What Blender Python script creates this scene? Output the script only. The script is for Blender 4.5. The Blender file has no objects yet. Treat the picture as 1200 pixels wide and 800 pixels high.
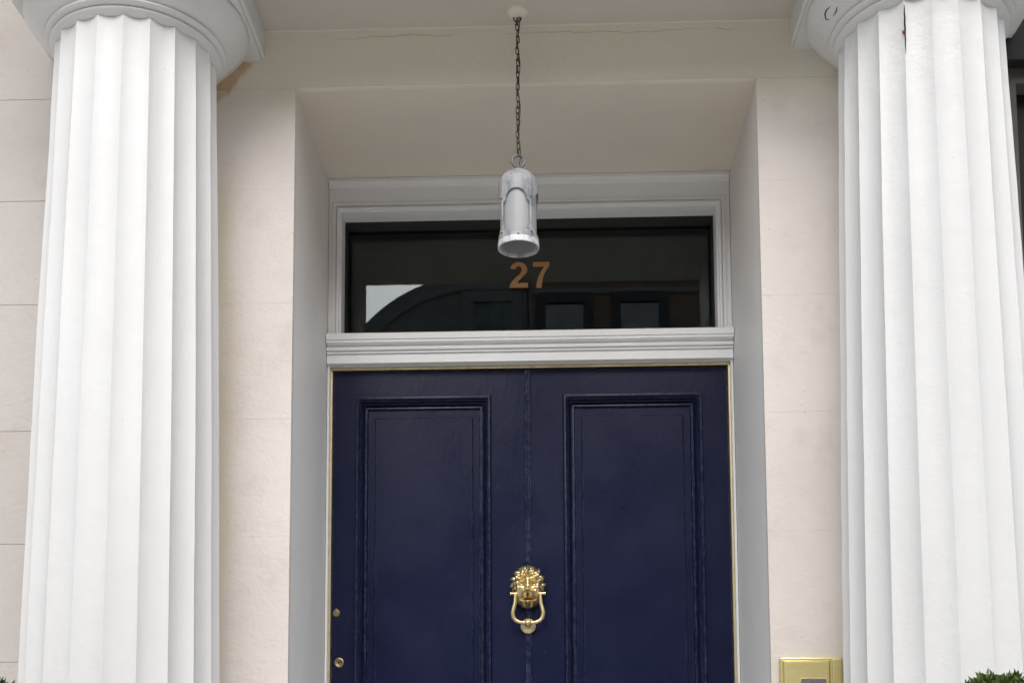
import bpy, bmesh, math, random
from mathutils import Vector, Matrix, noise
random.seed(7)
R = math.radians
scene = bpy.context.scene
COL = scene.collection

# ------------------------------------------------------------------ camera
# shift lens: the photograph is vertically corrected (verticals almost parallel although it looks up)
CAM = Vector((0.0585, -3.8118, 0.62)); YAW, PITCH, ROLL = -0.0307, 0.0995, -0.0047
cam = bpy.data.objects.new('camera', bpy.data.cameras.new('camera')); COL.objects.link(cam)
fwd = Vector((math.sin(YAW)*math.cos(PITCH), math.cos(YAW)*math.cos(PITCH), math.sin(PITCH)))
rgt0 = Vector((math.cos(YAW), -math.sin(YAW), 0)); up0 = rgt0.cross(fwd)
rgt = rgt0*math.cos(ROLL) + up0*math.sin(ROLL); upv = up0*math.cos(ROLL) - rgt0*math.sin(ROLL)
m = Matrix.Identity(4)
for i in range(3):
    m[i][0] = rgt[i]; m[i][1] = upv[i]; m[i][2] = -fwd[i]; m[i][3] = CAM[i]
cam.matrix_world = m
cam.data.sensor_fit = 'HORIZONTAL'; cam.data.sensor_width = 36.0
cam.data.lens = 1469.5/1200*36; cam.data.shift_y = 389.2/1200
cam.data.clip_start = 0.05; cam.data.clip_end = 600
scene.camera = cam

# ------------------------------------------------------------------ light: overcast day
SUN_EL, SUN_STRENGTH, SKY_STRENGTH, EXPOSURE = R(38), 1.3, 0.15, 0.94
world = bpy.data.worlds.new('World'); scene.world = world; world.use_nodes = True
wn = world.node_tree.nodes; wl = world.node_tree.links; wn.clear()
sky = wn.new('ShaderNodeTexSky'); sky.sky_type = 'NISHITA'; sky.sun_disc = False
sky.sun_elevation = SUN_EL; sky.sun_rotation = math.pi; sky.dust_density = 1.5; sky.air_density = 1.0; sky.ozone_density = 1.0
hs = wn.new('ShaderNodeHueSaturation'); hs.inputs['Saturation'].default_value = 0.22   # cloud cover greys the blue
bg = wn.new('ShaderNodeBackground'); bg.inputs['Strength'].default_value = SKY_STRENGTH
wo = wn.new('ShaderNodeOutputWorld')
wl.new(sky.outputs[0], hs.inputs['Color']); wl.new(hs.outputs[0], bg.inputs['Color']); wl.new(bg.outputs[0], wo.inputs['Surface'])
sl = bpy.data.lights.new('sun', 'SUN'); sl.energy = SUN_STRENGTH; sl.angle = R(60); sl.color = (1, 0.97, 0.93)
sun = bpy.data.objects.new('sun', sl); COL.objects.link(sun)
sun.rotation_euler = (R(90) - SUN_EL, 0, R(6)); sun.location = (0, -8, 9)
scene.view_settings.view_transform = 'Standard'; scene.view_settings.look = 'None'
scene.view_settings.exposure = EXPOSURE; scene.view_settings.gamma = 1; scene.view_settings.use_curve_mapping = False

# ------------------------------------------------------------------ materials
class NT:
    def __init__(s, name):
        s.m = bpy.data.materials.new(name); s.m.use_nodes = True
        s.t = s.m.node_tree; s.n = s.t.nodes; s.l = s.t.links
        s.b = s.n['Principled BSDF']; s.out = s.n['Material Output']
        s.pos = s.n.new('ShaderNodeNewGeometry').outputs['Position']
    def put(s, sock, v):
        if isinstance(v, bpy.types.NodeSocket): s.l.new(v, sock)
        elif isinstance(v, (tuple, list)) and len(v) == 3 and sock.type == 'RGBA': sock.default_value = (*v, 1)
        else: sock.default_value = v
    def math(s, op, a, b=0.0, c=0.0, clamp=False):
        n = s.n.new('ShaderNodeMath'); n.operation = op; n.use_clamp = clamp
        for i, v in enumerate((a, b, c)): s.put(n.inputs[i], v)
        return n.outputs[0]
    def vec(s, scale):
        n = s.n.new('ShaderNodeVectorMath'); n.operation = 'MULTIPLY'; s.l.new(s.pos, n.inputs[0]); n.inputs[1].default_value = scale
        return n.outputs[0]
    def xyz(s):
        n = s.n.new('ShaderNodeSeparateXYZ'); s.l.new(s.pos, n.inputs[0]); return n.outputs
    def noise(s, scale, detail=4, rough=.55, vec=None, dist=0.0):
        n = s.n.new('ShaderNodeTexNoise'); s.l.new(vec or s.pos, n.inputs['Vector'])
        n.inputs['Scale'].default_value = scale; n.inputs['Detail'].default_value = detail
        n.inputs['Roughness'].default_value = rough; n.inputs['Distortion'].default_value = dist
        return n.outputs['Fac']
    def voro(s, scale, feature='F1', vec=None):
        n = s.n.new('ShaderNodeTexVoronoi'); n.feature = feature; s.l.new(vec or s.pos, n.inputs['Vector']); n.inputs['Scale'].default_value = scale
        return n.outputs['Distance']
    def ss(s, v, lo, hi, a=0.0, b=1.0):
        n = s.n.new('ShaderNodeMapRange'); n.interpolation_type = 'SMOOTHSTEP'; s.put(n.inputs[0], v)
        for i, q in enumerate((lo, hi, a, b)): n.inputs[i+1].default_value = q
        return n.outputs[0]
    def mix(s, f, a, b):
        n = s.n.new('ShaderNodeMix'); n.data_type = 'RGBA'; s.put(n.inputs['Factor'], f); s.put(n.inputs['A'], a); s.put(n.inputs['B'], b)
        return n.outputs['Result']
    def bump(s, h, strength, dist, normal=None):
        n = s.n.new('ShaderNodeBump'); n.inputs['Strength'].default_value = strength; n.inputs['Distance'].default_value = dist
        s.put(n.inputs['Height'], h)
        if normal: s.l.new(normal, n.inputs['Normal'])
        return n.outputs[0]
    def edge(s, radius, gain=3.0):      # 0..1 along convex and concave edges (worn paint)
        bv = s.n.new('ShaderNodeBevel'); bv.samples = 4; bv.inputs['Radius'].default_value = radius
        g = s.n.new('ShaderNodeNewGeometry'); d = s.n.new('ShaderNodeVectorMath'); d.operation = 'DOT_PRODUCT'
        s.l.new(bv.outputs[0], d.inputs[0]); s.l.new(g.outputs['Normal'], d.inputs[1])
        return s.math('MULTIPLY', s.math('SUBTRACT', 1.0, d.outputs['Value']), gain, clamp=True)
    def fin(s, color, rough=.6, metal=0.0, normal=None, spec=.5):
        s.put(s.b.inputs['Base Color'], color); s.put(s.b.inputs['Roughness'], rough); s.b.inputs['Metallic'].default_value = metal
        s.b.inputs['Specular IOR Level'].default_value = spec
        if normal: s.l.new(normal, s.b.inputs['Normal'])
        return s.m
def simple(name, c, rough=.6, metal=0.0, var=.15, scale=12, bump=.0, bscale=60, spec=.5):
    t = NT(name); n = t.noise(scale)
    d = tuple(max(0, x*(1-var)) for x in c); u = tuple(min(1, x*(1+var)) for x in c)
    nm = t.bump(t.noise(bscale, 3), bump, .002) if bump else None
    return t.fin(t.mix(n, d, u), rough, metal, nm, spec)

def stucco(name='stucco', k=1.0):
    t = NT(name); x, y, z = t.xyz()
    big = t.noise(1.3, 5, .6); med = t.noise(7, 5, .65); fine = t.noise(90, 3, .6)
    c = t.mix(t.ss(big, .3, .72), (.655, .60, .56), (.725, .67, .63))
    c = t.mix(t.ss(med, .52, .8, 0, .5), c, (.54, .49, .445))
    c = t.mix(1.0, c, c) if k == 1 else t.mix(1-k, c, (.03, .03, .03))
    ag = t.ss(t.math('ADD', z, t.math('MULTIPLY_ADD', t.noise(3, 4), .3, -.15)), 2.38, 2.6)
    ag = t.math('MULTIPLY', ag, t.ss(t.math('ABSOLUTE', x), 1.1, 1.0))
    c = t.mix(t.math('MULTIPLY', ag, .9), c, (.86, .805, .68))         # older yellowed coat on the lintel
    # damp yellow streak down the inner side of the left column
    wob = t.math('MULTIPLY_ADD', t.noise(3.5, 4), .12, -.06)
    xs = t.math('ADD', x, wob)
    st = t.math('MULTIPLY', t.ss(xs, -.90, -.84), t.ss(xs, -.83, -.76, 1, 0))
    st = t.math('MULTIPLY', st, t.ss(t.noise(1.2, 5, .65), .15, .55))
    st = t.math('MULTIPLY', st, t.ss(z, 2.45, 2.2))
    c = t.mix(t.math('MULTIPLY', st, .6), c, (.56, .49, .345))
    # rust water stain where the left capital meets the wall: band along the line (-.85,2.56)-(-.755,2.665)
    d1 = t.math('ADD', t.math('MULTIPLY', t.math('ADD', x, .85), .742), t.math('MULTIPLY', t.math('SUBTRACT', z, 2.566), -.671))
    run = t.math('MULTIPLY_ADD', t.noise(26, 4, .7, t.vec((1.0, 1.0, .22))), .062, -.016)
    e = t.math('SUBTRACT', run, d1)
    rs = t.math('MULTIPLY', t.ss(e, -.004, .014), t.math('MULTIPLY', t.ss(x, -.742, -.765), t.ss(z, 2.47, 2.55)))
    rs = t.math('MULTIPLY', rs, t.ss(t.noise(30, 5, .7, t.vec((1, 1, .5))), .25, .6, .3, 1))
    rs = t.math('MULTIPLY', rs, t.ss(x, -.96, -.95))
    c = t.mix(t.math('MULTIPLY', rs, .8), c, (.60, .38, .19))
    # uneven old filler line below the ceiling
    zl = t.math('ADD', z, t.math('MULTIPLY_ADD', t.noise(5, 5, .7, t.vec((1, 0, 0))), .05, -.025))
    ln = t.math('MULTIPLY', t.ss(t.math('ABSOLUTE', t.math('SUBTRACT', zl, 2.731)), .0006, .0022, 1, 0), t.math('MULTIPLY', t.ss(t.noise(4), .42, .55), t.ss(t.math('ABSOLUTE', x), .9, .85)))
    c = t.mix(t.math('MULTIPLY', ln, .28), c, (.30, .26, .20))
    # pits, flecks and hairline cracks
    sp = t.ss(t.voro(16), .012, .03, 1, 0)
    c = t.mix(t.math('MULTIPLY', sp, .75), c, (.16, .14, .12))
    h = t.math('ADD', t.math('MULTIPLY', med, 1.0), t.math('MULTIPLY', fine, .22))
    h = t.math('SUBTRACT', h, t.math('MULTIPLY', sp, .5))
    h = t.math('SUBTRACT', h, t.math('MULTIPLY', ln, .6))
    return t.fin(c, .78, 0, t.bump(h, .5, .012), .3)
def column_paint():
    t = NT('column_paint'); x, y, z = t.xyz()
    low = t.noise(2.2, 5, .6, t.vec((1, 1, .35))); med = t.noise(14, 5, .65); fine = t.noise(120, 3)
    c = t.mix(t.ss(low, .3, .7), (.675, .672, .668), (.73, .73, .726))
    c = t.mix(t.ss(t.noise(30, 5, .7, t.vec((1, 1, .25))), .64, .82, 0, .3), c, (.58, .57, .55))
    sp = t.ss(t.voro(17), .012, .034, 1, 0)
    c = t.mix(t.math('MULTIPLY', sp, .6), c, (.33, .31, .30))
    top = t.math('MULTIPLY', t.ss(z, 2.25, 2.5), t.ss(x, .3, .6))       # old blistered paint at the head of the right column
    h = t.math('ADD', t.math('MULTIPLY', med, t.math('MULTIPLY_ADD', top, 1.2, .8)), t.math('MULTIPLY', fine, .12))
    return t.fin(c, .5, 0, t.bump(h, .38, .009), .4)
def white_paint(name='white_gloss', c0=(.80, .80, .80), c1=(.86, .86, .86), grey=.5):
    t = NT(name)
    c = t.mix(t.noise(5, 5), c0, c1)
    dirt = t.ss(t.noise(38, 5, .7), .62, .80, 0, .35)
    c = t.mix(dirt, c, (.48, .46, .43))
    return t.fin(c, .42, 0, t.bump(t.noise(60, 4), .18, .003), .45)
def reveal_paint():
    t = NT('reveal_paint'); x, y, z = t.xyz()
    c = t.mix(t.noise(2, 5, .6), (.80, .80, .795), (.85, .85, .845))
    up = t.ss(t.math('ADD', z, t.math('MULTIPLY_ADD', t.noise(4, 4), .5, -.25)), 1.95, 2.3)
    c = t.mix(up, c, (.80, .745, .705))          # grey coat below, blending to a cream tone part way up
    c = t.mix(t.ss(t.voro(14), .012, .03, .6, 0), c, (.2, .18, .16))
    return t.fin(c, .55, 0, t.bump(t.noise(9, 6, .65), .35, .012), .4)
def door_paint():
    t = NT('navy_gloss')
    st = t.noise(9, 5, .6, t.vec((9, 9, .7))); blot = t.noise(6, 5, .6); fine = t.noise(45, 4, .65, t.vec((1.5, 1.5, .6)))
    c = t.mix(blot, (.0055, .008, .032), (.0085, .012, .044))
    w = t.math('MULTIPLY', t.edge(.0032, 5.0), t.ss(t.noise(55, 5, .75), .42, .62))
    c = t.mix(t.math('MULTIPLY', w, .7), c, (.23, .26, .38))
    sp = t.math('MULTIPLY', t.ss(t.voro(26), .02, .05, 1, 0), t.ss(t.noise(3.3), .52, .62))
    c = t.mix(t.math('MULTIPLY', sp, .4), c, (.16, .18, .27))
    h = t.math('ADD', t.math('MULTIPLY', st, .35), t.math('ADD', t.math('MULTIPLY', fine, .5), t.math('MULTIPLY', sp, .7)))
    rgh = t.ss(blot, .3, .7, .27, .36)
    return t.fin(c, rgh, 0, t.bump(h, .34, .004), .20)
def brass(name='brass', c=(.84, .71, .42), dull=(.60, .46, .24), r0=.30, r1=.42, sc=24):
    t = NT(name); n = t.noise(sc, 5, .6)
    return t.fin(t.mix(t.ss(n, .35, .7), c, dull), t.ss(n, .3, .7, r0, r1), 1.0, t.bump(t.noise(150, 3), .12, .0015))
def zinc():
    t = NT('weathered_white_metal'); n = t.noise(34, 6, .7, t.vec((1, 1, .45)))
    c = t.mix(t.ss(n, .46, .66), (.68, .69, .71), (.40, .41, .44))
    c = t.mix(t.ss(t.noise(80, 5), .62, .74, 0, .8), c, (.16, .15, .15))
    return t.fin(c, .5, .15, t.bump(n, .3, .002), .4)
def pane_glass(name, tint=(.9, .95, .93), ior=1.43, rough=0.0):
    t = NT(name); t.n.remove(t.b)
    tr = t.n.new('ShaderNodeBsdfTransparent'); tr.inputs[0].default_value = (*tint, 1)
    gl = t.n.new('ShaderNodeBsdfGlossy'); gl.inputs['Roughness'].default_value = rough; gl.inputs['Color'].default_value = (.93, .97, 1, 1)
    fr = t.n.new('ShaderNodeFresnel'); fr.inputs['IOR'].default_value = ior
    mx = t.n.new('ShaderNodeMixShader'); t.l.new(fr.outputs[0], mx.inputs[0]); t.l.new(tr.outputs[0], mx.inputs[1]); t.l.new(gl.outputs[0], mx.inputs[2])
    t.l.new(mx.outputs[0], t.out.inputs['Surface'])
    return t.m
def frosted():
    t = NT('frosted_glass'); c = t.mix(t.noise(40, 5), (.40, .41, .415), (.50, .51, .515))
    t.fin(c, .35, 0, t.bump(t.noise(220, 2), .3, .001), .5)
    tl = t.n.new('ShaderNodeBsdfTranslucent'); tl.inputs[0].default_value = (.7, .72, .70, 1)
    mx = t.n.new('ShaderNodeMixShader'); mx.inputs[0].default_value = .30
    t.l.new(t.b.outputs[0], mx.inputs[1]); t.l.new(tl.outputs[0], mx.inputs[2]); t.l.new(mx.outputs[0], t.out.inputs['Surface'])
    return t.m
def brickwork():
    t = NT('brickwork'); b = t.n.new('ShaderNodeTexBrick'); mp = t.n.new('ShaderNodeMapping'); mp.inputs['Rotation'].default_value = (R(90), 0, 0)
    t.l.new(t.pos, mp.inputs['Vector']); t.l.new(mp.outputs[0], b.inputs['Vector'])
    b.inputs['Color1'].default_value = (.32, .19, .14, 1); b.inputs['Color2'].default_value = (.25, .14, .10, 1); b.inputs['Mortar'].default_value = (.25, .22, .19, 1)
    b.inputs['Scale'].default_value = 1; b.inputs['Brick Width'].default_value = .225; b.inputs['Row Height'].default_value = .075; b.inputs['Mortar Size'].default_value = .008
    return t.fin(b.outputs['Color'], .85, 0, t.bump(b.outputs['Fac'], -.3, .01))
def foliage(name, a, b):
    t = NT(name); oi = t.noise(45, 3)
    t.fin(t.mix(t.ss(oi, .3, .7), a, b), .38, 0, None, .5)
    tl = t.n.new('ShaderNodeBsdfTranslucent'); tl.inputs[0].default_value = (.10, .17, .03, 1)
    mx = t.n.new('ShaderNodeMixShader'); mx.inputs[0].default_value = .25
    t.l.new(t.b.outputs[0], mx.inputs[1]); t.l.new(tl.outputs[0], mx.inputs[2]); t.l.new(mx.outputs[0], t.out.inputs['Surface'])
    return t.m
def paving():
    t = NT('stone_paving'); c = t.mix(t.noise(3, 5), (.54, .525, .495), (.63, .615, .58)); return t.fin(c, .8, 0, t.bump(t.noise(40, 4), .3, .004))

M = dict(ceiling=simple('ceiling_paint', (.60, .555, .50), .8, 0, .10, 2.5, .4, 14), hall_paint=simple('hall_paint', (.42, .40, .37), .9), far_glass=pane_glass('old_window_glass', ior=3.0),
         lining=simple('dark_lining_paint', (.045, .043, .042), .8, spec=.2), stucco_outer=stucco('stone_coloured_stucco', .74), navy=simple('dark_blue_trim', (.045, .055, .075), .6), palerender=simple('pale_render', (.45, .43, .40), .85, 0, .12, 2),
         stucco=stucco(), column=column_paint(), white=white_paint(), reveal=reveal_paint(), door=door_paint(), brass=brass(),
         brass_plate=brass('lacquered_brass_plate', (.84, .75, .38), (.66, .57, .27), .34, .48, 9), dullbrass=brass('tarnished_brass', (.36, .28, .17), (.22, .17, .11), .35, .5),
         strip=brass('brass_strip', (.90, .80, .52), (.74, .60, .34), .3, .45, 30), zinc=zinc(), frost=frosted(), glass=pane_glass('window_glass'),
         soffit=simple('aged_cream_paint', (.78, .71, .61), .75, 0, .10, 2.5, .3, 12), iron=simple('dark_iron', (.055, .047, .042), .55, .6, .3, 60, .3, 200),
         steel=simple('grey_steel', (.20, .20, .21), .45, .7, .3, 60), dark=simple('dark_hall', (.02, .02, .02), .9), number=simple('copper_brown_number', (.46, .24, .10), .45, .2, .12, 60),
         crack=simple('exposed_crack', (.025, .02, .018), .95), red=simple('red_primer', (.30, .05, .05), .8), brick=brickwork(),
         render=simple('grey_render', (.24, .25, .265), .85, 0, .18, 3, .3, 20), stone=simple('pale_stone', (.30, .29, .28), .8, 0, .15, 6, .3, 30),
         shadedwall=simple('shaded_brown_wall', (.10, .088, .078), .9, 0, .25, 14, .4, 40), blackpaint=simple('black_paint', (.018, .018, .02), .6, spec=.15),
         slate=simple('roof_slate', (.05, .055, .065), .6, 0, .3, 6), pane_back=simple('sky_white_backing', (.85, .86, .83), .8, 0, .06, 4),
         asphalt=simple('asphalt', (.085, .085, .087), .9, 0, .25, 25, .5, 120), paving=paving(), leaf=foliage('dark_leaf', (.016, .04, .010), (.045, .10, .022)),
         newleaf=foliage('young_leaf', (.13, .18, .035), (.24, .28, .08)), bark=simple('bark', (.10, .07, .05), .9, 0, .3, 30, .5, 80),
         lead=simple('lead_grey_pot', (.12, .125, .13), .6, .2, .2, 20, .3, 60), soil=simple('soil', (.035, .025, .018), 1, 0, .4, 50, .6, 80), bulb=simple('bulb_white', (.8, .78, .7), .3))

# ------------------------------------------------------------------ helpers
def link(name, bm, mat, parent=None, smooth=None, origin=None):
    me = bpy.data.meshes.new(name)
    if origin is not None: bmesh.ops.translate(bm, vec=-Vector(origin), verts=bm.verts)
    bmesh.ops.recalc_face_normals(bm, faces=bm.faces); bm.to_mesh(me); bm.free()
    if smooth is not None:
        me.polygons.foreach_set('use_smooth', [True]*len(me.polygons)); me.set_sharp_from_angle(angle=R(smooth))
    me.materials.append(mat)
    o = bpy.data.objects.new(name, me); COL.objects.link(o)
    if origin is not None: o.location = origin
    if parent: o.parent = parent; 
    if parent and parent.type == 'EMPTY' or parent and parent.parent:
        w = Vector((0, 0, 0)); p = parent
        while p: w += p.location; p = p.parent
        o.location = o.location - w
    elif parent:
        o.location = o.location - parent.location
    return o
def empty(name, loc, label, cat, group=None):
    o = bpy.data.objects.new(name, None); o.empty_display_size = .1; o.location = loc; COL.objects.link(o)
    o['label'] = label; o['category'] = cat
    if group: o['group'] = group
    return o
def tag(o, label, cat, group=None):
    o['label'] = label; o['category'] = cat
    if group: o['group'] = group
    return o
def bx(bm, x0, x1, y0, y1, z0, z1, bev=0.0, seg=1):
    b2 = bmesh.new(); bmesh.ops.create_cube(b2, size=1)
    for v in b2.verts: v.co = Vector(((x0+x1)/2 + v.co.x*(x1-x0), (y0+y1)/2 + v.co.y*(y1-y0), (z0+z1)/2 + v.co.z*(z1-z0)))
    if bev: bmesh.ops.bevel(b2, geom=b2.edges[:], offset=bev, segments=seg, affect='EDGES', profile=.5)
    me = bpy.data.meshes.new('tmp'); b2.to_mesh(me); b2.free(); bm.from_mesh(me); bpy.data.meshes.remove(me)
    return bm
def box(*a, **k): return bx(bmesh.new(), *a, **k)
def lathe(prof, cx=0, cy=0, n=64, bm=None, axis='z', rfun=None):
    bm = bm or bmesh.new(); rings = []
    for r, h in prof:
        ring = []
        if r < 1e-6: ring = [bm.verts.new((cx, cy, h))]
        else:
            for i in range(n):
                a = 2*math.pi*i/n; ring.append(bm.verts.new((cx + r*math.cos(a), cy + r*math.sin(a), h)))
        rings.append(ring)
    for A, B in zip(rings, rings[1:]):
        for i in range(n):
            j = (i+1) % n
            if len(A) == 1 and len(B) == 1: continue
            if len(A) == 1: bm.faces.new((A[0], B[i], B[j]))
            elif len(B) == 1: bm.faces.new((A[i], A[j], B[0]))
            else: bm.faces.new((A[i], A[j], B[j], B[i]))
    return bm
def turned(prof, c, n=32, bm=None):        # lathe about the -y axis: prof = (radius, distance out from wall); c = point on the wall
    bm2 = lathe(prof, n=n)
    for v in bm2.verts: x, y, z = v.co; v.co = Vector((c[0]+x, c[1]-z, c[2]+y))
    if bm is None: return bm2
    me = bpy.data.meshes.new('tmp'); bm2.to_mesh(me); bm2.free(); bm.from_mesh(me); bpy.data.meshes.remove(me); return bm
def tube(path, rad, n=10, closed=False, bm=None):
    bm = bm or bmesh.new(); P = [Vector(p) for p in path]; k = len(P); rings = []
    rr = rad if isinstance(rad, (list, tuple)) else [rad]*k
    prev = None
    for i in range(k):
        if closed: t = P[(i+1) % k] - P[i-1]
        else: t = P[min(i+1, k-1)] - P[max(i-1, 0)]
        t.normalize()
        if prev is None:
            a = Vector((0, 1, 0)) if abs(t.y) < .9 else Vector((1, 0, 0)); u = t.cross(a).normalized()
        else: u = (prev - t*prev.dot(t)).normalized()
        prev = u; w = t.cross(u)
        rings.append([bm.verts.new(P[i] + rr[i]*(math.cos(2*math.pi*j/n)*u + math.sin(2*math.pi*j/n)*w)) for j in range(n)])
    for i in range(k if closed else k-1):
        A, B = rings[i], rings[(i+1) % k]
        for j in range(n): bm.faces.new((A[j], A[(j+1) % n], B[(j+1) % n], B[j]))
    if not closed: bm.faces.new(rings[0]); bm.faces.new(rings[-1])
    return bm
def extrude_x(prof, x0, x1, bm=None):      # closed (y,z) outline swept along x
    bm = bm or bmesh.new()
    A = [bm.verts.new((x0, y, z)) for y, z in prof]; B = [bm.verts.new((x1, y, z)) for y, z in prof]; n = len(prof)
    for i in range(n): bm.faces.new((A[i], A[(i+1) % n], B[(i+1) % n], B[i]))
    bm.faces.new(A); bm.faces.new(B); return bm
def mitred(prof, x0, x1, z0, z1, bm=None, wob=0.0):   # picture-frame moulding: prof = (inset, y)
    bm = bm or bmesh.new(); L = []
    for u, y in prof:
        L.append([bm.verts.new(c) for c in ((x0+u, y, z0+u), (x1-u, y, z0+u), (x1-u, y, z1-u), (x0+u, y, z1-u))])
    for A, B in zip(L, L[1:]):
        for i in range(4): bm.faces.new((A[i], A[(i+1) % 4], B[(i+1) % 4], B[i]))
    return bm
def plate(xs, zs, hole, y0, y1):           # flat plate with rectangular holes; xs, zs sorted lines, hole(i,j) -> True when open
    bm = bmesh.new()
    V = {}
    def v(i, j, k):
        if (i, j, k) not in V: V[i, j, k] = bm.verts.new((xs[i], (y0, y1)[k], zs[j]))
        return V[i, j, k]
    nx, nz = len(xs)-1, len(zs)-1
    solid = lambda i, j: 0 <= i < nx and 0 <= j < nz and not hole(i, j)
    for i in range(nx):
        for j in range(nz):
            if not solid(i, j): continue
            for k in (0, 1): bm.faces.new((v(i, j, k), v(i+1, j, k), v(i+1, j+1, k), v(i, j+1, k)))
            if not solid(i-1, j): bm.faces.new((v(i, j, 0), v(i, j, 1), v(i, j+1, 1), v(i, j+1, 0)))
            if not solid(i+1, j): bm.faces.new((v(i+1, j, 0), v(i+1, j, 1), v(i+1, j+1, 1), v(i+1, j+1, 0)))
            if not solid(i, j-1): bm.faces.new((v(i, j, 0), v(i, j, 1), v(i+1, j, 1), v(i+1, j, 0)))
            if not solid(i, j+1): bm.faces.new((v(i, j+1, 0), v(i, j+1, 1), v(i+1, j+1, 1), v(i+1, j+1, 0)))
    return bm
def prism_y(pts, y0, y1, bm=None):         # (x,z) outline with thickness along y
    bm = bm or bmesh.new(); A = [bm.verts.new((x, y0, z)) for x, z in pts]; B = [bm.verts.new((x, y1, z)) for x, z in pts]; n = len(pts)
    for i in range(n): bm.faces.new((A[i], A[(i+1) % n], B[(i+1) % n], B[i]))
    fs = [bm.faces.new(A), bm.faces.new(B)]
    bmesh.ops.triangulate(bm, faces=fs, ngon_method='EAR_CLIP'); return bm

# key sizes (metres; door threshold near z = 0, door leaves at y = 0.03)
W, WALL, SOF, CEIL = .636, -.5294, 2.5842, 2.7529
FLOOR, PAVE = -.06, -.95
COLS = ((-1.0228, 'left'), (1.0317, 'right')); YC = -.6993; ENT_Y = -.935

# ------------------------------------------------------------------ ground
def struct(o): o['kind'] = 'structure'; return o
struct(link('ground', box(-60, 60, -60, 40, PAVE-.6, PAVE-.13), M['asphalt']))
road = struct(link('road', box(-60, 60, -14.2, -6.2, PAVE-.126, PAVE-.122), M['asphalt']))
pv = struct(link('pavement', box(-60, 60, -6.0, -.45, PAVE-.10, PAVE-.012), M['paving']))  # pale and extended up to the house front to bounce light upward
for k in range(-9, 9):
    for j in range(4):
        link('paving_slab', box(k*.9+.004, k*.9+.896, -6.0+j*.84+.004, -6.0+j*.84+.836, PAVE-.03, PAVE, bev=.006), M['paving'], pv)
struct(link('kerb', box(-60, 60, -6.2, -6.003, PAVE-.13, PAVE+.002, bev=.015), M['stone']))
struct(link('far_pavement', box(-60, 60, -17, -14.4, PAVE-.10, PAVE), M['paving']))
struct(link('far_kerb', box(-60, 60, -14.397, -14.2, PAVE-.13, PAVE+.002, bev=.015), M['stone']))

# ------------------------------------------------------------------ the house front
house = empty('townhouse', (0, 0, PAVE), 'cream rendered townhouse front with white fluted columns and navy double door', 'house')
core = link('wall_core', plate([-3.2, -.70, .70, 1.28], [PAVE, 2.64, 5.2], lambda i, j: i == 1 and j == 0, WALL+.006, -.08), M['stucco'], house)
# rendered courses; outer rows measured on the wall beyond the columns, inner rows on the piers beside the door
outer = [PAVE, .02, .34, .665, .990, 1.309, 1.620, 1.9756, 2.2719, 2.5683, 2.885, 3.2, 3.52, 3.84, 4.16]
for side, xa, xb in ((-1, -3.2, -1.03),):
    for a, b in zip(outer, outer[1:]):
        link('wall_course', box(xa, xb, WALL, WALL+.02, a+.0004, b-.0004, bev=.0008), M['stucco_outer'], house)
inner = [FLOOR, .34, .66, .985, 1.322, 1.645, 1.968, 2.292, SOF]
for s in (-1, 1):
    for a, b in zip(inner, inner[1:]):
        x0, x1 = sorted((s*W, s*(1.028 if s < 0 else 1.29)))
        link('wall_course', box(x0, x1, WALL, WALL+.02, a+.0001, b-.0001, bev=.0003), M['stucco'], house)
link('lintel', box(-1.028, 1.29, WALL, WALL+.02, SOF+.0005, 2.80, bev=.0015), M['stucco'], house)
for s in (-1, 1):
    x0, x1 = sorted((s*(W+.001), s*.698))
    link('reveal', box(x0, x1, WALL+.0205, .12, FLOOR, SOF+.0010), M['reveal'], house)
link('soffit', box(-.70, .70, WALL+.0205, .12, SOF+.0012, 2.638), M['soffit'], house)
# shallow portico roof: its underside is the porch ceiling
ent = link('entablature', box(-1.335, 1.345, ENT_Y, WALL+.03, CEIL, 3.36, bev=.006), M['ceiling'], house)
link('cornice', extrude_x([(WALL+.05, 3.361), (ENT_Y-.04, 3.361), (ENT_Y-.06, 3.40), (ENT_Y-.17, 3.44), (ENT_Y-.17, 3.50), (ENT_Y-.22, 3.56), (WALL+.05, 3.60)], -1.55, 1.56), M['column'], ent)
# lumpy old caulk where the ceiling meets the lintel
path = [(x/100., WALL + .0005, CEIL + .0005) for x in range(-74, 75, 1)]
link('caulk', tube(path, [.0028 + .0030*abs(noise.noise(Vector((p[0]*9, 2, 0)))) + .0016*noise.noise(Vector((p[0]*38, 5, 0))) for p in path], 7), M['soffit'], house, smooth=70)
path = [(x/100., WALL + .0012, SOF + .0012) for x in range(-63, 64, 1)]
link('caulk', tube(path, [.0020 + .0022*abs(noise.noise(Vector((p[0]*11, 7, 0)))) + .0008*noise.noise(Vector((p[0]*40, 1, 0))) for p in path], 7), M['stucco'], house, smooth=70)
# landing and steps
link('landing', box(-1.45, 1.45, -1.75, .10, FLOOR-.25, FLOOR, bev=.01), M['paving'], house)
link('plinth', box(-1.45, 1.45, -1.74, -.4, PAVE, FLOOR-.252), M['stone'], house)
for k in range(4):
    link('step', box(-1.2, 1.2, -1.742-.22*(k+1), -1.742-.22*k+.001, PAVE, FLOOR-.178*(k+1), bev=.008), M['paving'], house)

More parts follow.
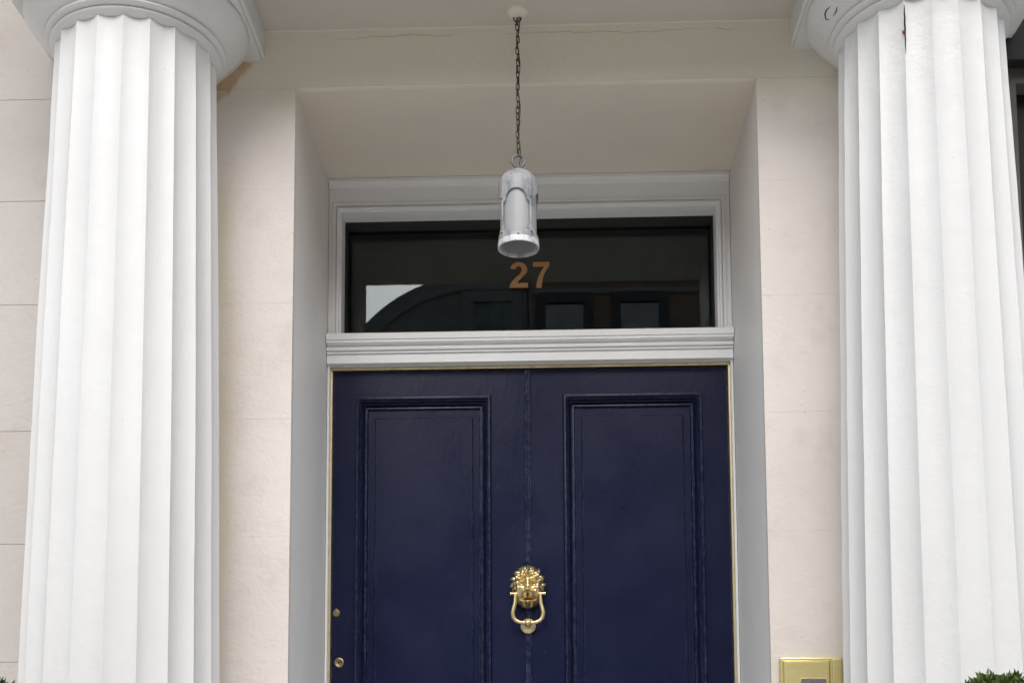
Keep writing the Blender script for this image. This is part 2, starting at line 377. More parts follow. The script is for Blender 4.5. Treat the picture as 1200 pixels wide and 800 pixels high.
# columns
NF = 20
def shaft(cx, cy, seed):
    zt, zb = 2.5665, FLOOR+.10; bm = bmesh.new(); rings = []; SEG = 10; NZ = 46
    for k in range(NZ+1):
        t = k/NZ; z = zb + (zt-zb)*t
        u = (z-.917)/(zt-.917); r = .2426 + (.2054-.2426)*(u if u > 0 else u*.7) + .0035*math.sin(max(0, min(1, u))*math.pi)*.6
        ring = []
        for f in range(NF):
            a0 = -math.pi/2 + (f-.5)*2*math.pi/NF            # a flute faces straight out
            for s in range(SEG):
                q = s/SEG; a = a0 + q*2*math.pi/NF
                w = abs(2*q-1); e = .965
                dep = 0 if w > e else .053*r*(1-(w/e)**2)**.78
                nz = noise.noise(Vector((math.cos(a)*4+seed, math.sin(a)*4, z*2.2)))*.0019 + noise.noise(Vector((f*7.3+seed, z*9, s*.5)))*.0011*(1 if w > .8 else .5)
                rr = r*(1 if w <= e else 1) - dep + nz
                ring.append(bm.verts.new((cx+rr*math.cos(a), cy+rr*math.sin(a), z)))
        rings.append(ring)
    n = NF*SEG
    for A, B in zip(rings, rings[1:]):
        for i in range(n): bm.faces.new((A[i], A[(i+1) % n], B[(i+1) % n], B[i]))
    bm.faces.new(rings[0]); bm.faces.new(rings[-1]); return bm
for k, (cx, side) in enumerate(COLS):
    c = link('column', shaft(cx, YC, k*11.7), M['column'], house, smooth=28, origin=(cx, YC, FLOOR))
    link('column_base', lathe([(.0, FLOOR), (.30, FLOOR), (.30, FLOOR+.05), (.275, FLOOR+.06), (.285, FLOOR+.08), (.275, FLOOR+.104), (0, FLOOR+.104)], cx, YC, 48), M['column'], c, smooth=35)
    z = 2.5668
    link('annulet', lathe([(.17, z), (.200, z), (.209, z+.003), (.2135, z+.006), (.2165, z+.0075), (.2185, z+.011), (.2165, z+.0145), (.213, z+.0155), (.17, z+.0155)], cx, YC, 96), M['column'], c, smooth=50)
    z += .0158
    link('annulet', lathe([(.17, z), (.2145, z), (.222, z+.002), (.2285, z+.0035), (.2315, z+.0075), (.2305, z+.0115), (.2265, z+.014), (.17, z+.014)], cx, YC, 96), M['column'], c, smooth=50)
    z += .0142
    link('echinus', lathe([(.17, z), (.226, z), (.236, z+.004), (.2545, z+.020), (.270, z+.036), (.2815, z+.050), (.2865, z+.058), (.2865, z+.063), (.281, z+.068), (.17, z+.068)], cx, YC, 96), M['column'], c, smooth=40)
    z += .0682
    ab = bx(box(cx-.291, cx+.291, YC-.291, YC+.24, z, z+.010, bev=.002), cx-.300, cx+.300, YC-.300, YC+.24, z+.0102, CEIL+.01, bev=.004)
    link('abacus', ab, M['column'], c)
    if side == 'right':
        # split in the old paint near the head of the shaft, and a chipped ring on the capital
        a = -math.pi/2 - 1.5*2*math.pi/NF; d = Vector((math.cos(a), math.sin(a), 0)); tng = Vector((-d.y, d.x, 0))
        bm = bmesh.new(); L = []; Rr = []
        for j in range(15):
            t = j/14; zz = 2.552 - t*.130; w = .0021*math.sin(math.pi*min(1, t*1.02+.02))**.7*(1-.35*t) + .0003
            rr = .2062 + (2.5665-zz)*.0226 + .0009
            p = Vector((cx, YC, zz)) + d*rr + tng*(.0004*math.sin(j*2.1)+.0015)
            L.append(bm.verts.new(p - tng*w)); Rr.append(bm.verts.new(p + tng*w))
        for j in range(14): bm.faces.new((L[j], Rr[j], Rr[j+1], L[j+1]))
        bmesh.ops.solidify(bm, geom=bm.faces[:], thickness=.004)
        link('crack', bm, M['crack'], c)
        link('primer_patch', lathe([(0, -.006), (.0028, -.002), (.0025, .003), (0, .006)], 0, 0, 8), M['red'], c, smooth=40).location = Vector((cx, YC, 2.482)) + d*.2095 - tng*.003 - Vector(c.location) - Vector(house.location)
        path = [(.7959, -.7929, 2.6157), (.7846, -.7796, 2.6217), (.7779, -.7631, 2.6236), (.7770, -.7481, 2.6212), (.7818, -.7385, 2.615), (.7892, -.7439, 2.6094), (.7952, -.7614, 2.6077), (.7987, -.7794, 2.6093), (.7986, -.7931, 2.6136)]
        for q in (path[1:6], path[6:]): link('chip_scar', tube(q, [.0005] + [.0017]*(len(q)-2) + [.0005], 6), M['crack'], c, smooth=60)

# ------------------------------------------------------------------ fanlight, transom and door
GX0, GX1, GZ0, GZ1 = -.5945, .5920, 2.0720, 2.4810
fr = link('fanlight_frame', plate([-W+.0006, GX0, GX1, W-.0006], [2.0600, GZ0+.0006, GZ1, SOF+.0008], lambda i, j: i == 1 and j == 1, .004, .07), M['white'], house)
link('head_moulding', extrude_x([(.0035, SOF-.0003), (-.020, SOF-.0003), (-.020, SOF-.011), (-.013, SOF-.014), (-.010, SOF-.021), (.0035, SOF-.023)], -W+.001, W-.001), M['white'], fr)
link('inner_architrave', mitred([(0, .0035), (.001, .0005), (.007, -.0008), (.012, -.0005), (.014, .0035)], GX0-.030, GX1+.030, GZ0-.006, GZ1+.034), M['white'], fr)
link('glazing_bead', mitred([(0, .0036), (0, -.003), (.003, -.006), (.008, -.005), (.013, .012), (.016, .020), (.016, .04)], GX0-.0155, GX1+.0155, GZ0-.013, GZ1+.0155), M['white'], fr)
link('glass_pane', box(GX0-.012, GX1+.012, .140, .144, GZ0-.012, GZ1+.012), M['glass'], fr)
for a in ((GX0-.02, GX1+.02, .0705, .16, GZ1+.0005, GZ1+.018), (GX0-.02, GX1+.02, .0705, .16, GZ0-.018, GZ0-.0005), (GX0-.019, GX0-.0005, .0705, .16, GZ0, GZ1), (GX1+.0005, GX1+.019, .0705, .16, GZ0, GZ1)):
    link('lining', box(*a), M['lining'], fr)
link('infill', plate([-.7, GX0-.02, GX1+.02, .7], [1.99, GZ0-.018, GZ1+.018, 2.63], lambda i, j: i == 1 and j == 1, .1255, .20), M['dark'], house)
link('transom', extrude_x([(0.0665, 2.069), (0.012, 2.069), (0.0032, 2.0785), (-0.034, 2.0709), (-0.038, 2.0664), (-0.038, 2.05), (-0.034, 2.0491), (-0.034, 2.0411), (-0.022, 2.042), (-0.017, 2.0367), (-0.0165, 2.0331), (-0.027, 2.0275), (-0.029, 2.0221), (-0.027, 2.0176), (-0.019, 2.019), (-0.019, 2.0166), (-0.0225, 2.0145), (-0.0225, 2.0102), (-0.0155, 2.0117), (-0.0155, 1.9804), (-0.0145, 1.9798), (0.065, 1.9798)], -W+.0015, W-.0015), M['white'], fr)
dfr = link('door_frame', bx(bx(box(-W+.001, -.6275, -.004, .11, FLOOR, 1.9848, bev=.0015), .6275, W-.001, -.004, .11, FLOOR, 1.9848, bev=.0015), -.627, .627, .020, .11, 1.9765, 1.9848), M['white'], house)
for s in (-1, 1):
    x0, x1 = sorted((s*.6273, s*.6205))
    link('brass_strip', box(x0, x1, .013, .04, FLOOR, 1.9685, bev=.0012), M['strip'], dfr)
link('brass_strip', box(-.627, .627, .015, .04, 1.9688, 1.9763, bev=.0012), M['strip'], dfr)
DTOP = 1.9665
prof = [(-.002, .0298), (-.001, .024), (.002, .0165), (.0065, .0155), (.0100, .0185), (.0112, .027), (.0142, .030), (.0150, .044), (.0245, .052), (.0275, .052), (.0285, .0415), (.0330, .0405), (.0350, .0480), (.0365, .0500)]
for x0, x1, px0, px1 in ((-.6195, -.0062, -.5468, -.1228), (-.0042, .6195, .1057, .5388)):
    z1 = 1.8825; zz = [FLOOR+.008, .16, .60, .74, z1, DTOP]
    leaf = link('door_leaf', plate([x0, px0+.004, px1-.004, x1], [FLOOR+.008, .164, .596, .744, z1-.004, DTOP], lambda i, j: i == 1 and j in (1, 3), .03, .075), M['door'], house, origin=((x0+x1)/2, .03, FLOOR))
    for za, zb in ((.16, .60), (.74, z1)):
        link('moulding', mitred(prof, px0, px1, za, zb), M['door'], leaf, smooth=34)
        link('panel', box(px0+.036, px1-.036, .0498, .062, za+.036, zb-.036), M['door'], leaf)
        i = .0565; j = .0605
        pf = mitred([(0, .0499), (.0016, .0452), (.004, .0440)], px0+i, px1-i, za+j, zb-j)
        pf.faces.new([v for v in pf.verts][-4:]); link('raised_field', pf, M['door'], leaf)
    if x0 < -.1:
        lk = turned([(0, -.004), (.0115, -.004), (.0118, .001), (.0105, .003), (.0085, .0035), (.0075, .0028), (0, .0028)], (-.6045, .03, 1.1976), 28)
        bx(lk, -.6075, -.6015, .026, .0285, 1.2080, 1.2135, bev=.0008)
        link('lock_cover', lk, M['dullbrass'], leaf, smooth=35)
        lk = turned([(0, -.004), (.0160, -.004), (.0163, .002), (.0150, .004), (.0115, .0052), (.0105, .0046), (0, .0046)], (-.5945, .03, 1.0427), 32)
        link('lock_cylinder', lk, M['dullbrass'], leaf, smooth=35)
        link('keyhole', bx(turned([(0, .004), (.0028, .004), (.0028, .0051), (0, .0051)], (-.5945, .03, 1.0437), 14), -.5957, -.5933, .0247, .0262, 1.0355, 1.0425), M['crack'], leaf)
    else:
        bead = bmesh.new(); bx(bead, -.0155, .0030, .0235, .0297, FLOOR+.01, DTOP-.001, bev=.0012)
        tube([(-.0095, .0235, FLOOR+.012), (-.0095, .0235, DTOP-.002)], .0042, 10, bm=bead)
        link('meeting_bead', bead, M['door'], leaf, smooth=35)
hall = bmesh.new()
bx(hall, -.8, .8, .125, 3.0, 2.80, 2.85); bx(hall, -.85, -.8, .125, 3.0, FLOOR, 2.85); bx(hall, .8, .85, .125, 3.0, FLOOR, 2.85); bx(hall, -.85, .85, 3.0, 3.05, FLOOR, 2.85); bx(hall, -.85, .85, .125, 3.0, FLOOR-.05, FLOOR)
link('hallway', hall, M['hall_paint'], house)
link('hall_wall', plate([-3.2, -.702, .702, 1.28], [FLOOR, 2.636, 3.2], lambda i, j: i == 1 and j == 0, .085, .124), M['dark'], house)

# house number on the fanlight glass
num = empty('house_number', (0, .1395, 2.279), 'copper brown numerals reading 27 on the fanlight glass', 'house number')
def arc(cx, cz, rx, rz, a0, a1, n): return [(cx+rx*math.cos(R(a0+(a1-a0)*i/n)), cz+rz*math.sin(R(a0+(a1-a0)*i/n))) for i in range(n+1)]
H = .0855; xo = -.0625
def two(x, z, h, y0, y1):                  # built as a strip so that the bowl and the tail stay clean
    k = h/100.; bm = bmesh.new()
    o = arc(30, 70, 28, 29, 172, -25, 14) + [(50, 50), (38, 36), (29, 25.5), (24.5, 18)]
    i = arc(30, 70, 9.5, 12, 172, -35, 14) + [(33, 52), (20, 39), (8, 24), (1.5, 10)]
    def vv(p, y): return bm.verts.new((x+p[0]*k*1.17, y, z+p[1]*k))
    A = [[vv(p, y) for p in o] for y in (y0, y1)]; B = [[vv(p, y) for p in i] for y in (y0, y1)]
    n = len(o)
    for q in range(n-1):
        for t in (0, 1): bm.faces.new((A[t][q], A[t][q+1], B[t][q+1], B[t][q]))
        bm.faces.new((A[0][q], A[0][q+1], A[1][q+1], A[1][q])); bm.faces.new((B[0][q], B[0][q+1], B[1][q+1], B[1][q]))
    bm.faces.new((A[0][0], A[1][0], B[1][0], B[0][0]))
    E = [[vv(p, y) for p in ((60, 18), (60, 0), (0, 0))] for y in (y0, y1)]
    for t in (0, 1): bm.faces.new((B[t][-1], A[t][-1], *E[t]))
    loop = [[A[t][-1], *E[t], B[t][-1]] for t in (0, 1)]
    for q in range(4): bm.faces.new((loop[0][q], loop[0][q+1], loop[1][q+1], loop[1][q]))
    return bm
def seven(x, z, h):
    k = h/100.; pts = [(0, 98), (60, 98), (60, 82), (48, 66), (38, 45), (32, 22), (30.5, 0), (11, 0), (13, 20), (20, 43), (30, 63), (41, 80), (0, 80)]
    return [(x+a*k, z+b*k) for a, b in pts]
link('digit', two(-.0653, 2.2803, .0872, .1355, .1397), M['number'], num)
link('digit', prism_y(seven(.0125, 2.2790, .0886), .1355, .1397), M['number'], num)

# ------------------------------------------------------------------ lion knocker
KX = -.0085; KY = .0235
kn = empty('lion_door_knocker', (KX, KY, 1.153), 'polished brass lion head knocker with swinging ring on the navy door', 'door knocker')
S = .062; KZ = 1.272
def g(u, v, cu, cv, su, sv): return math.exp(-((u-cu)/su)**2 - ((v-cv)/sv)**2)
def hgt(u, v):
    a = abs(u)
    b = .55*math.sqrt(max(0, 1-(u/.80)**2-(v/1.10)**2))
    b += .30*math.exp(-(u/.12)**4)*(.5+.5*math.tanh((v+.32)*9))*(.5-.5*math.tanh((v-.55)*5))
    b += .26*g(a, v, 0, -.28, .20, .13) + .22*g(a, v, .19, -.48, .17, .16) - .20*g(a, v, 0, -.43, .03, .12) - .24*g(a, v, 0, -.665, .34, .045)
    b += .20*g(a, v, 0, -.80, .24, .09) + .24*g(a, v, .34, .27-.12*(a-.3), .21, .075) - .22*g(a, v, .32, .09, .13, .085) + .15*g(a, v, .32, .075, .07, .05)
    b += .16*g(a, v, .50, -.12, .15, .22) - .12*g(a, v, .20, .25, .05, .2) - .1*g(a, v, .36, -.35, .08, .2)
    if v < -.78: b += .07*math.cos(u*26)*min(1, (-.78-v)*8)
    if v > .4: b += .06*math.cos(u*22)*min(1, (v-.4)*5)
    return b
bm = bmesh.new(); NR, NA = 34, 84; prevr = None
cv = bm.verts.new((KX, KY-.008-S*hgt(0, 0), KZ)); 
for i in range(1, NR+1):
    ring = []
    for j in range(NA):
        a = 2*math.pi*j/NA; q = i/NR
        u = .80*q*math.cos(a); v = 1.10*q*math.sin(a)
        ring.append(bm.verts.new((KX+S*u, KY-.008*(1 if i < NR else 0)-S*hgt(u, v), KZ+S*v)))
    for j in range(NA):
        if prevr is None: bm.faces.new((cv, ring[j], ring[(j+1) % NA]))
        else: bm.faces.new((prevr[j], prevr[(j+1) % NA], ring[(j+1) % NA], ring[j]))
    prevr = ring
link('lion_face', bm, M['brass'], kn, smooth=60)
bm = bmesh.new(); rnd = random.Random(3)
def lock(bm, a, r0, ln, w, lift, curl):
    path = []; rad = []
    for k in range(7):
        t = k/6; aa = a + curl*t*t
        rr = r0 + ln*t
        path.append((KX + S*rr*math.cos(aa)*.93, KY - .006 - lift*math.sin(math.pi*(.25+.65*t)), KZ + .006 + S*rr*math.sin(aa)*1.0))
        rad.append(max(.0006, w*(math.sin(math.pi*(.18+.80*t))**.8)))
    tube(path, rad, 7, bm=bm)
for ringi, (n, r0, ln, w, lift) in enumerate(((16, .58, .40, .0080, .013), (13, .50, .34, .0072, .024), (10, .42, .27, .0060, .031))):
    for k in range(n):
        a = R(-38) + (R(218)-R(-38))*(k + .5*(ringi % 2) + rnd.uniform(-.15, .15))/(n-.5)
        lock(bm, a, r0, ln*rnd.uniform(.85, 1.12), w*rnd.uniform(.85, 1.1), lift, rnd.choice((-1, 1))*rnd.uniform(.1, .28))
for k in range(7):
    a = R(228 + k*14); lock(bm, a, .72, .34, .0052, .012, rnd.uniform(-.1, .1))
link('mane', bm, M['brass'], kn, smooth=60)
ty = KY-.030
for s in (-1, 1):
    bm = bmesh.new(); z0 = 1.2478
    tube([(KX+s*.030, ty, z0), (KX+s*.0525, ty, z0)], .0042, 12, bm=bm); tube([(KX+s*.0515, ty, z0), (KX+s*.0545, ty, z0)], .0055, 12, bm=bm)
    link('pivot', bm, M['brass'], kn, smooth=40)
pts = [(-.0465, 1.2475), (-.047, 1.232), (-.0485, 1.216), (-.0535, 1.200), (-.0565, 1.187), (-.0535, 1.173), (-.044, 1.1635), (-.030, 1.159), (-.012, 1.1575)]
pts = [(x*.83, z) for x, z in pts]; pts = pts + [(-x, z) for x, z in reversed(pts)]
link('ring_handle', tube([(KX+x, ty - .001, z) for x, z in pts], [.0052, .0056, .0062, .0068, .0072, .0070, .0064, .0056, .0050]+[.0050, .0056, .0064, .0070, .0072, .0068, .0062, .0056, .0052], 12), M['brass'], kn, smooth=50)
bm = bmesh.new()
for x, rr in ((-.013, .0072), (.013, .0072)): tube([(KX+x-.0018, ty, 1.1575), (KX+x+.0018, ty, 1.1575)], rr, 14, bm=bm)
path = [(KX-.0105+.003*i, ty, 1.1575) for i in range(8)]; tube(path, [.0055, .0080, .0095, .0100, .0100, .0095, .0080, .0055], 14, bm=bm)
link('ring_boss', bm, M['brass'], kn, smooth=45)
link('strike_plate', turned([(0, -.003), (.0235, -.003), (.0238, .003), (.0215, .006), (.015, .0075), (.009, .012), (.0075, .021), (0, .022)], (KX, KY, 1.151), 36), M['brass'], kn, smooth=40)
link('screw', turned([(0, -.002), (.0042, -.002), (.0040, .0015), (.002, .0027), (0, .003)], (KX, KY, 1.1800), 14), M['steel'], kn, smooth=40)

# ------------------------------------------------------------------ hanging lantern
LX, LY = -.0175, -.588
lan = empty('hanging_lantern', (LX, LY, 2.06), 'small weathered white metal lantern hanging on a chain before the door', 'lantern')
LR = .0525; ZB, ZS, ZT = 2.095, 2.250, 2.300
def prof_r(z):
    if z <= ZS: return LR
    t = (z-ZS)/(ZT-ZS); return max(.004, LR*math.sqrt(max(0, 1-t**2.3)))
def wtop(d):                 # arch with little shoulders; d = |angle|/half width
    if d < .74: return 2.2025 + .0265*math.sqrt(1-(d/.78)**2) 
    return 2.2000 - .006*(d-.74)/.26
def wbot(d):
    if d < .76: return 2.1235 - .0150*math.sqrt(1-(d/.80)**2)
    return 2.1220 + .010*((d-.76)/.24)
TW = R(40); NTH = 160; rot0 = R(-90-6)
top = bmesh.new(); bot = bmesh.new(); straps = bmesh.new()
def colpts(bm, th, za, zb, n, off=0.0):
    out = []
    for k in range(n+1):
        z = za + (zb-za)*k/n; r = prof_r(z) + off
        out.append(bm.verts.new((LX + r*math.cos(th), LY + r*math.sin(th), z)))
    return out
TA, BA, SA = [], [], []
for i in range(NTH):
    th = rot0 + 2*math.pi*i/NTH; d = ((th - rot0 + math.pi/4) % (math.pi/2)) - math.pi/4
    w = abs(d)/TW; inside = w < 1
    zt = wtop(w) if inside else 2.192; zb = wbot(w) if inside else 2.134
    TA.append(colpts(top, th, zt, ZT-.0005, 10, .0018)); BA.append(colpts(bot, th, ZB, zb, 4, .0012))
for bmx, A in ((top, TA), (bot, BA)):
    for i in range(NTH):
        P, Q = A[i], A[(i+1) % NTH]
        for k in range(len(P)-1): bmx.faces.new((P[k], Q[k], Q[k+1], P[k+1]))
    bmesh.ops.solidify(bmx, geom=bmx.faces[:], thickness=.0024)
link('dome_hood', top, M['zinc'], lan, smooth=40); 
bm = bot; lathe([(LR-.001, ZB-.012), (LR+.0028, ZB-.012), (LR+.0032, ZB-.008), (LR+.0022, ZB+.003), (LR+.001, ZB+.005), (LR-.001, ZB+.004), (LR-.001, ZB-.012)], LX, LY, 64, bm=bm)
link('bottom_band', bot, M['zinc'], lan, smooth=40)
for q in range(4):
    thc = rot0 + math.pi/4 + q*math.pi/2; bm = bmesh.new(); A = []
    for j in range(5):
        th = thc + R(-4.4 + 2.2*j); A.append(colpts(bm, th, ZB+.004, 2.283, 12, .0016 + (.0016 if j in (1, 2, 3) else 0)))
    for P, Q in zip(A, A[1:]):
        for k in range(12): bm.faces.new((P[k], Q[k], Q[k+1], P[k+1]))
    bmesh.ops.solidify(bm, geom=bm.faces[:], thickness=.0022); link('strap', bm, M['zinc'], lan, smooth=40)
    for zz in (2.112, 2.207):
        rv = bmesh.new()
        lathe([(0, 0), (.0026, 0), (.0026, .001), (.0016, .0024), (0, .003)], 0, 0, 10, bm=rv)
        for v in rv.verts:
            if v.tag: continue
            v.tag = True; x, y, z = v.co; o = Vector((math.cos(thc), math.sin(thc), 0)); t2 = Vector((-o.y, o.x, 0))
            v.co = Vector((LX, LY, zz)) + o*(LR+.0030+z*1.6) + t2*x*1.3 + Vector((0, 0, y*1.3))
        link('rivet', rv, M['steel'], lan, smooth=50)
rv = turned([(0, 0), (.0026, 0), (.0022, .002), (0, .0028)], (LX+.001, LY-LR-.0008, 2.1005), 12); link('rivet', rv, M['iron'], lan, smooth=50)
link('frosted_cylinder', lathe([(.0470, 2.090), (.0485, 2.090), (.0485, 2.246), (.039, 2.272), (.015, 2.286), (0, 2.287), (0, 2.2855), (.014, 2.2845), (.0375, 2.2705), (.0470, 2.245), (.0470, 2.090)], LX, LY, 64), M['frost'], lan, smooth=50)
link('bulb', lathe([(0, 2.15), (.010, 2.153), (.018, 2.163), (.0205, 2.176), (.017, 2.195), (.012, 2.21), (.012, 2.25), (0, 2.25)], LX, LY, 24), M['bulb'], lan, smooth=50)
link('finial', lathe([(0, 2.297), (.016, 2.2975), (.015, 2.303), (.009, 2.307), (.0075, 2.312), (0, 2.314)], LX, LY, 24), M['steel'], lan, smooth=40)
link('hanging_ring', tube([(LX+.0165*math.cos(R(a)), LY+.004*math.cos(R(a)), 2.3275+.0165*math.sin(R(a))) for a in range(0, 360, 12)], .0033, 9, closed=True), M['steel'], lan, smooth=60)
# chain
lk = bmesh.new(); pth = []
for a in range(0, 360, 20):
    x = .0046*math.cos(R(a)); z = .0062*math.sin(R(a)) + (.0045 if math.sin(R(a)) > .01 else -.0045 if math.sin(R(a)) < -.01 else 0); pth.append((x, 0, z))
tube(pth, .00145, 6, closed=True, bm=lk); me = None
ztop, zbot = 2.727, 2.3525; NL = 23; pitch = (ztop-zbot)/(NL-1)
first = None
for k in range(NL):
    z = zbot + pitch*k; loc = (LX + .0012*math.sin(k*1.7), LY + .001*math.cos(k*2.3), z)
    if first is None:
        o = link('chain_link', lk, M['iron'], lan, smooth=60); first = o
    else:
        o = first.copy(); COL.objects.link(o); o.parent = lan
    o.location = Vector(loc) - lan.location; o.rotation_euler = (rnd.uniform(-.08, .08), rnd.uniform(-.1, .1), R(35 if k % 2 else 120) + rnd.uniform(-.2, .2))
cp = [(LX+.003*math.sin(i*.9)+.0035, LY-.003+.002*math.cos(i*1.3), 2.318+(2.748-2.318)*i/24) for i in range(25)]
link('flex', tube(cp, .0013, 6), M['iron'], lan, smooth=60)
link('hook', tube([(LX+.010*math.cos(R(a)), LY+.002, 2.7375+.010*math.sin(R(a))) for a in range(-200, 45, 12)] + [(LX+.004, LY, 2.7505)], .0021, 7), M['iron'], lan, smooth=60)
link('ceiling_rose', lathe([(0, CEIL-.014), (.014, CEIL-.0135), (.024, CEIL-.010), (.0285, CEIL-.005), (.0295, CEIL-.0004), (0, CEIL-.0004)], LX, LY-.006, 40), M['soffit'], lan, smooth=50)

# ------------------------------------------------------------------ brass entry panel
ip = empty('entry_panel', (.737, WALL, .84), 'polished brass entry panel fixed to the wall beside the right column', 'intercom')
link('back_plate', box(.6560, .8185, WALL-.020, WALL-.0002, .690, .9832, bev=.003, seg=2), M['brass_plate'], ip)
bm = mitred([(0, WALL-.0199), (.004, WALL-.026), (.006, WALL-.0275)], .6615, .7855, .700, .9765)
bm.verts.ensure_lookup_table(); bm.faces.new(bm.verts[-4:])
link('raised_plate', bm, M['brass_plate'], ip)
link('side_strip', box(.7900, .8150, WALL-.0255, WALL-.0199, .698, .9785, bev=.0025, seg=2), M['brass_plate'], ip)
link('speaker_panel', box(.7085, .7715, WALL-.0305, WALL-.0273, .800, .9245, bev=.001), M['steel'], ip)
bd = bmesh.new()
for i in range(23):
    for zz in (.9275, .797):
        bmesh.ops.create_icosphere(bd, subdivisions=1, radius=.0021, matrix=Matrix.Translation((.7060+.00309*i, WALL-.0282, zz)))
for i in range(1, 42):
    for xx in (.7060, .7740):
        bmesh.ops.create_icosphere(bd, subdivisions=1, radius=.0021, matrix=Matrix.Translation((xx, WALL-.0282, .797+.0031*i)))
link('beaded_border', bd, M['brass'], ip, smooth=60)
for i in range(7): link('grille_slot', box(.714, .766, WALL-.0312, WALL-.0304, .905-.0085*i, .9090-.0085*i, bev=.0004), M['crack'], ip)
link('call_button', turned([(0, .029), (.011, .029), (.011, .033), (.009, .035), (0, .0352)], (.740, WALL, .823), 24), M['brass'], ip, smooth=40)

# ------------------------------------------------------------------ shrubs in pots on the landing
def shrub(name, cx, cy, top, rad, seed, label, young):
    rn = random.Random(seed); e = empty(name, (cx, cy, FLOOR), label, 'shrub', 'clipped shrubs in pots flanking the steps')
    pot = link('pot', lathe([(0, FLOOR), (.11, FLOOR), (.15, FLOOR+.28), (.165, FLOOR+.285), (.168, FLOOR+.32), (.15, FLOOR+.325), (.145, FLOOR+.30), (0, FLOOR+.298)], cx, cy, 32), M['lead'], e, smooth=40)
    link('soil', lathe([(0, FLOOR+.3045), (.07, FLOOR+.306), (.142, FLOOR+.301)], cx, cy, 24), M['soil'], pot)
    zc = top - rad
    bm = bmesh.new(); tube([(cx, cy, FLOOR+.29), (cx+.008, cy, FLOOR+.5), (cx-.004, cy+.005, zc)], [.013, .011, .008], 8, bm=bm)
    for k in range(26):
        d = Vector((rn.gauss(0, 1), rn.gauss(0, 1), rn.gauss(.2, 1))).normalized()
        p = Vector((cx, cy, zc)); tube([p - Vector((0, 0, .05)), p + d*rad*.5 + Vector((0, 0, .01)), p + d*rad*.93], [.004, .003, .0014], 5, bm=bm)
    link('stem', bm, M['bark'], e, smooth=60)
    L = {0: bmesh.new(), 1: bmesh.new()}
    def leaf(bm, p, d, ln, w):
        d = d.normalized(); s = d.cross(Vector((rn.gauss(0, 1), rn.gauss(0, 1), rn.gauss(0, 1)))).normalized(); n = s.cross(d)
        q = [p, p + d*ln*.45 + s*w + n*w*.35, p + d*ln + n*ln*-.08, p + d*ln*.45 - s*w + n*w*.35, p + d*ln*.5 - n*w*.1]
        v = [bm.verts.new(x) for x in q]; bm.faces.new((v[0], v[1], v[4])); bm.faces.new((v[1], v[2], v[4])); bm.faces.new((v[2], v[3], v[4])); bm.faces.new((v[3], v[0], v[4]))
    for k in range(1500):                                     # sprigs: a shoot with a rosette of leaves
        d = Vector((rn.gauss(0, 1), rn.gauss(0, 1), rn.gauss(0, 1))).normalized()
        rr = rad*(rn.uniform(.55, 1.0) if k % 3 else rn.uniform(.93, 1.02)); rr *= 1 + .05*noise.noise(d*3 + Vector((seed, 0, 0)))
        p = Vector((cx, cy, zc)) + d*rr; y = 1 if rr > .95*rad and rn.random() < young else 0
        for j in range(6):
            dd = d*rn.uniform(.4, 1.1) + Vector((rn.gauss(0, .6), rn.gauss(0, .6), rn.gauss(0.15, .6)))
            leaf(L[y], p - d*rn.uniform(0, .014), dd, rn.uniform(.013, .022), rn.uniform(.0032, .0052))
    link('leaves', L[0], M['leaf'], e); o = link('young_shoots', L[1], M['newleaf'], e)
shrub('potted_shrub', -1.165, -1.2, .884, .17, 5, 'dark green clipped shrub in a pot before the left column', .25)
shrub('potted_shrub', .984, -1.2, .872, .115, 9, 'pale tipped clipped shrub in a pot before the right column', .75)

# ------------------------------------------------------------------ neighbour to the right of the portico
nb = empty('neighbouring_house', (2.3, -.4, PAVE), 'neighbouring house front with shade coloured into its wall, glimpsed beyond the right column', 'house')
link('wall', plate([1.291, 1.343, 2.45, 4.2], [PAVE, .10, 2.56, 5.2], lambda i, j: i == 1 and j == 1, WALL+.012, -.08), M['shadedwall'], nb)  # dark brown puts the shade of this wall strip into its colour
link('dark_band', box(1.300, 4.2, WALL-.030, WALL+.011, 2.60, 2.86, bev=.004), M['blackpaint'], nb)  # near-black band above the wall strip and window
wf = link('window', plate([1.3435, 1.40, 1.90, 1.93, 2.40, 2.4495], [.1005, .17, 1.30, 1.35, 2.50, 2.5595], lambda i, j: i in (1, 3) and j in (1, 3), -.46, -.40), M['blackpaint'], nb)
link('pane', box(1.38, 2.42, -.432, -.428, .15, 2.52), M['glass'], wf)
link('dark_room', box(1.36, 2.44, -.36, -.30, .12, 2.55), M['dark'], wf)

# ------------------------------------------------------------------ houses across the street (seen mirrored in the fanlight)
def win(parent, x0, x1, z0, z1, y, mat='pane_back', mull=False, surround='navy'):
    f = link('window', plate([x0-.16, x0, x1, x1+.16], [z0-.16, z0, z1, z1+.18], lambda i, j: i == 1 and j == 1, y-.02, y+.07), M[surround], parent)
    link('pane', box(x0-.02, x1+.02, y+.004, y+.012, z0-.02, z1+.02), M['far_glass' if mat == 'pane_back' else 'glass'], f)
    link('pane_back', box(x0-.03, x1+.03, y-.012, y-.002, z0-.03, z1+.03), M[mat], f)  # sheet behind the glass; the white ones hold reflected sky as colour
    if mull:
        for xx in (x0+.02, (x0+x1)/2, x1-.02): link('glazing_bar', box(xx-.02, xx+.02, y+.013, y+.035, z0, z1), M['stone'], f)
    link('sill', box(x0-.2, x1+.2, y+.071, y+.14, z0-.20, z0-.12), M[surround], f)
YF = -17.0
gh = empty('curved_gable_house', (-3, YF, PAVE), 'grey rendered house with a swept curved parapet across the street', 'house')
pts = [(-5.6, PAVE), (-.21, PAVE), (-.21, 9.56), (-1.2, 9.56)] + [( -1.2 - 2.48*math.sin(R(a)), 7.08 + 2.48*math.cos(R(a))) for a in range(3, 76, 3)] + [(-5.6, 7.6)]
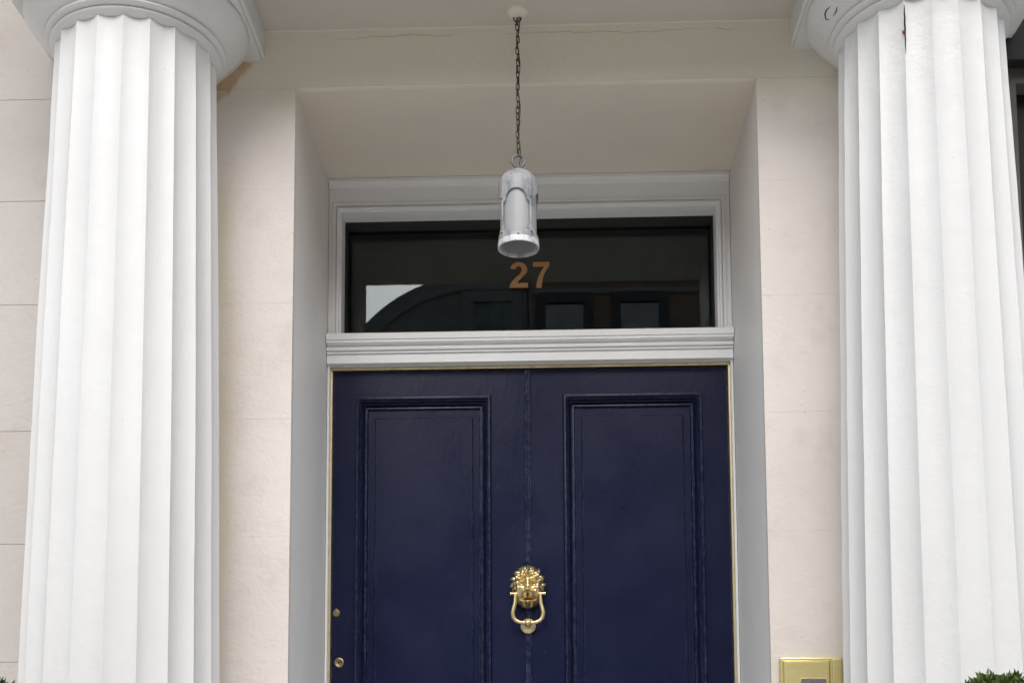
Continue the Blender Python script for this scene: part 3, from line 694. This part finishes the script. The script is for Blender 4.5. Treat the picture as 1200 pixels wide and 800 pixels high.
link('wall', prism_y(pts, YF-.4, YF), M['render'], gh)
cop = []
for a in range(0, 74, 3): cop.append(( -1.2 - math.sin(R(a))*2.52, YF-.1, 7.08 + 2.52*math.cos(R(a))))
link('coping', tube([(-.3, YF-.1, 9.6)] + cop, .075, 8), M['render'], gh, smooth=60)
link('coping_band', tube([(-.3, YF+.02, 9.36), (-1.2, YF+.02, 9.36)] + [(-1.2 - math.sin(R(a))*2.29, YF+.02, 7.08 + 2.29*math.cos(R(a))) for a in range(3, 74, 3)], .05, 8), M['stone'], gh, smooth=60)
link('roof', prism_y([(-5.5, 7.4), (-.3, 7.4), (-.3, 8.6), (-2.2, 8.2)], YF-8, YF-.42), M['slate'], gh)
for z0 in (0.2, 3.6): 
    for x0 in (-4.4, -2.2): win(gh, x0, x0+1.0, z0, z0+2.0, YF, 'dark', True)
win(gh, -1.25, -.55, 7.4, 9.12, YF, 'slate', True, 'render'); gh.location.z += .11
bh = empty('brick_house', (4, YF, PAVE), 'brown brick house with pale sky-toned panes across the street', 'house')
link('wall', box(-.2102, 9, YF-.41, YF-.0, PAVE, 9.45), M['brick'], bh)
link('cornice', extrude_x([(YF-.3, 9.451), (YF+.02, 9.451), (YF+.06, 9.50), (YF+.16, 9.56), (YF+.16, 9.66), (YF-.3, 9.70)], -.2, 9), M['stone'], bh)
link('band_course', box(-.19, 9, YF+.001, YF+.05, 9.24, 9.33), M['stone'], bh)
link('roof', prism_y([(-.2, 9.71), (9, 9.71), (8.2, 11.2), (.6, 11.2)], YF-7, YF-.5), M['slate'], bh)
for z0, z1 in ((.2, 2.3), (3.6, 5.6), (7.4, 9.08)):
    for x0 in (-.1+.12, 1.33, 3.0, 4.7, 6.4): win(bh, x0, x0+.66, z0, z1, YF)
bh.location.z += .11
lh = empty('low_house', (-12, YF, PAVE), 'low pale rendered house at the far left across the street', 'house')
link('wall', box(-26, -5.65, YF-6, YF-.05, PAVE, 6.2), M['palerender'], lh)
link('roof', prism_y([(-26.2, 6.201), (-5.62, 6.201), (-6.4, 7.5), (-25, 7.5)], YF-6, YF-.02), M['slate'], lh)
for k in range(7):
    for z0 in (.2, 3.4): win(lh, -24.5+k*2.6, -23.4+k*2.6, z0, z0+1.9, YF-.05, 'dark')
th = empty('tall_brick_house', (16, YF, PAVE), 'tall brown brick house at the far right across the street', 'house')
link('wall', box(9.05, 26, YF-6, YF-.05, PAVE, 8.6), M['brick'], th)
link('roof', prism_y([(9.0, 8.601), (26.1, 8.601), (25, 10.0), (10, 10.0)], YF-6, YF-.02), M['slate'], th)
for k in range(6):
    for z0 in (.2, 3.4, 6.2): win(th, 10+k*2.6, 11.1+k*2.6, z0, z0+1.7, YF-.05, 'dark')
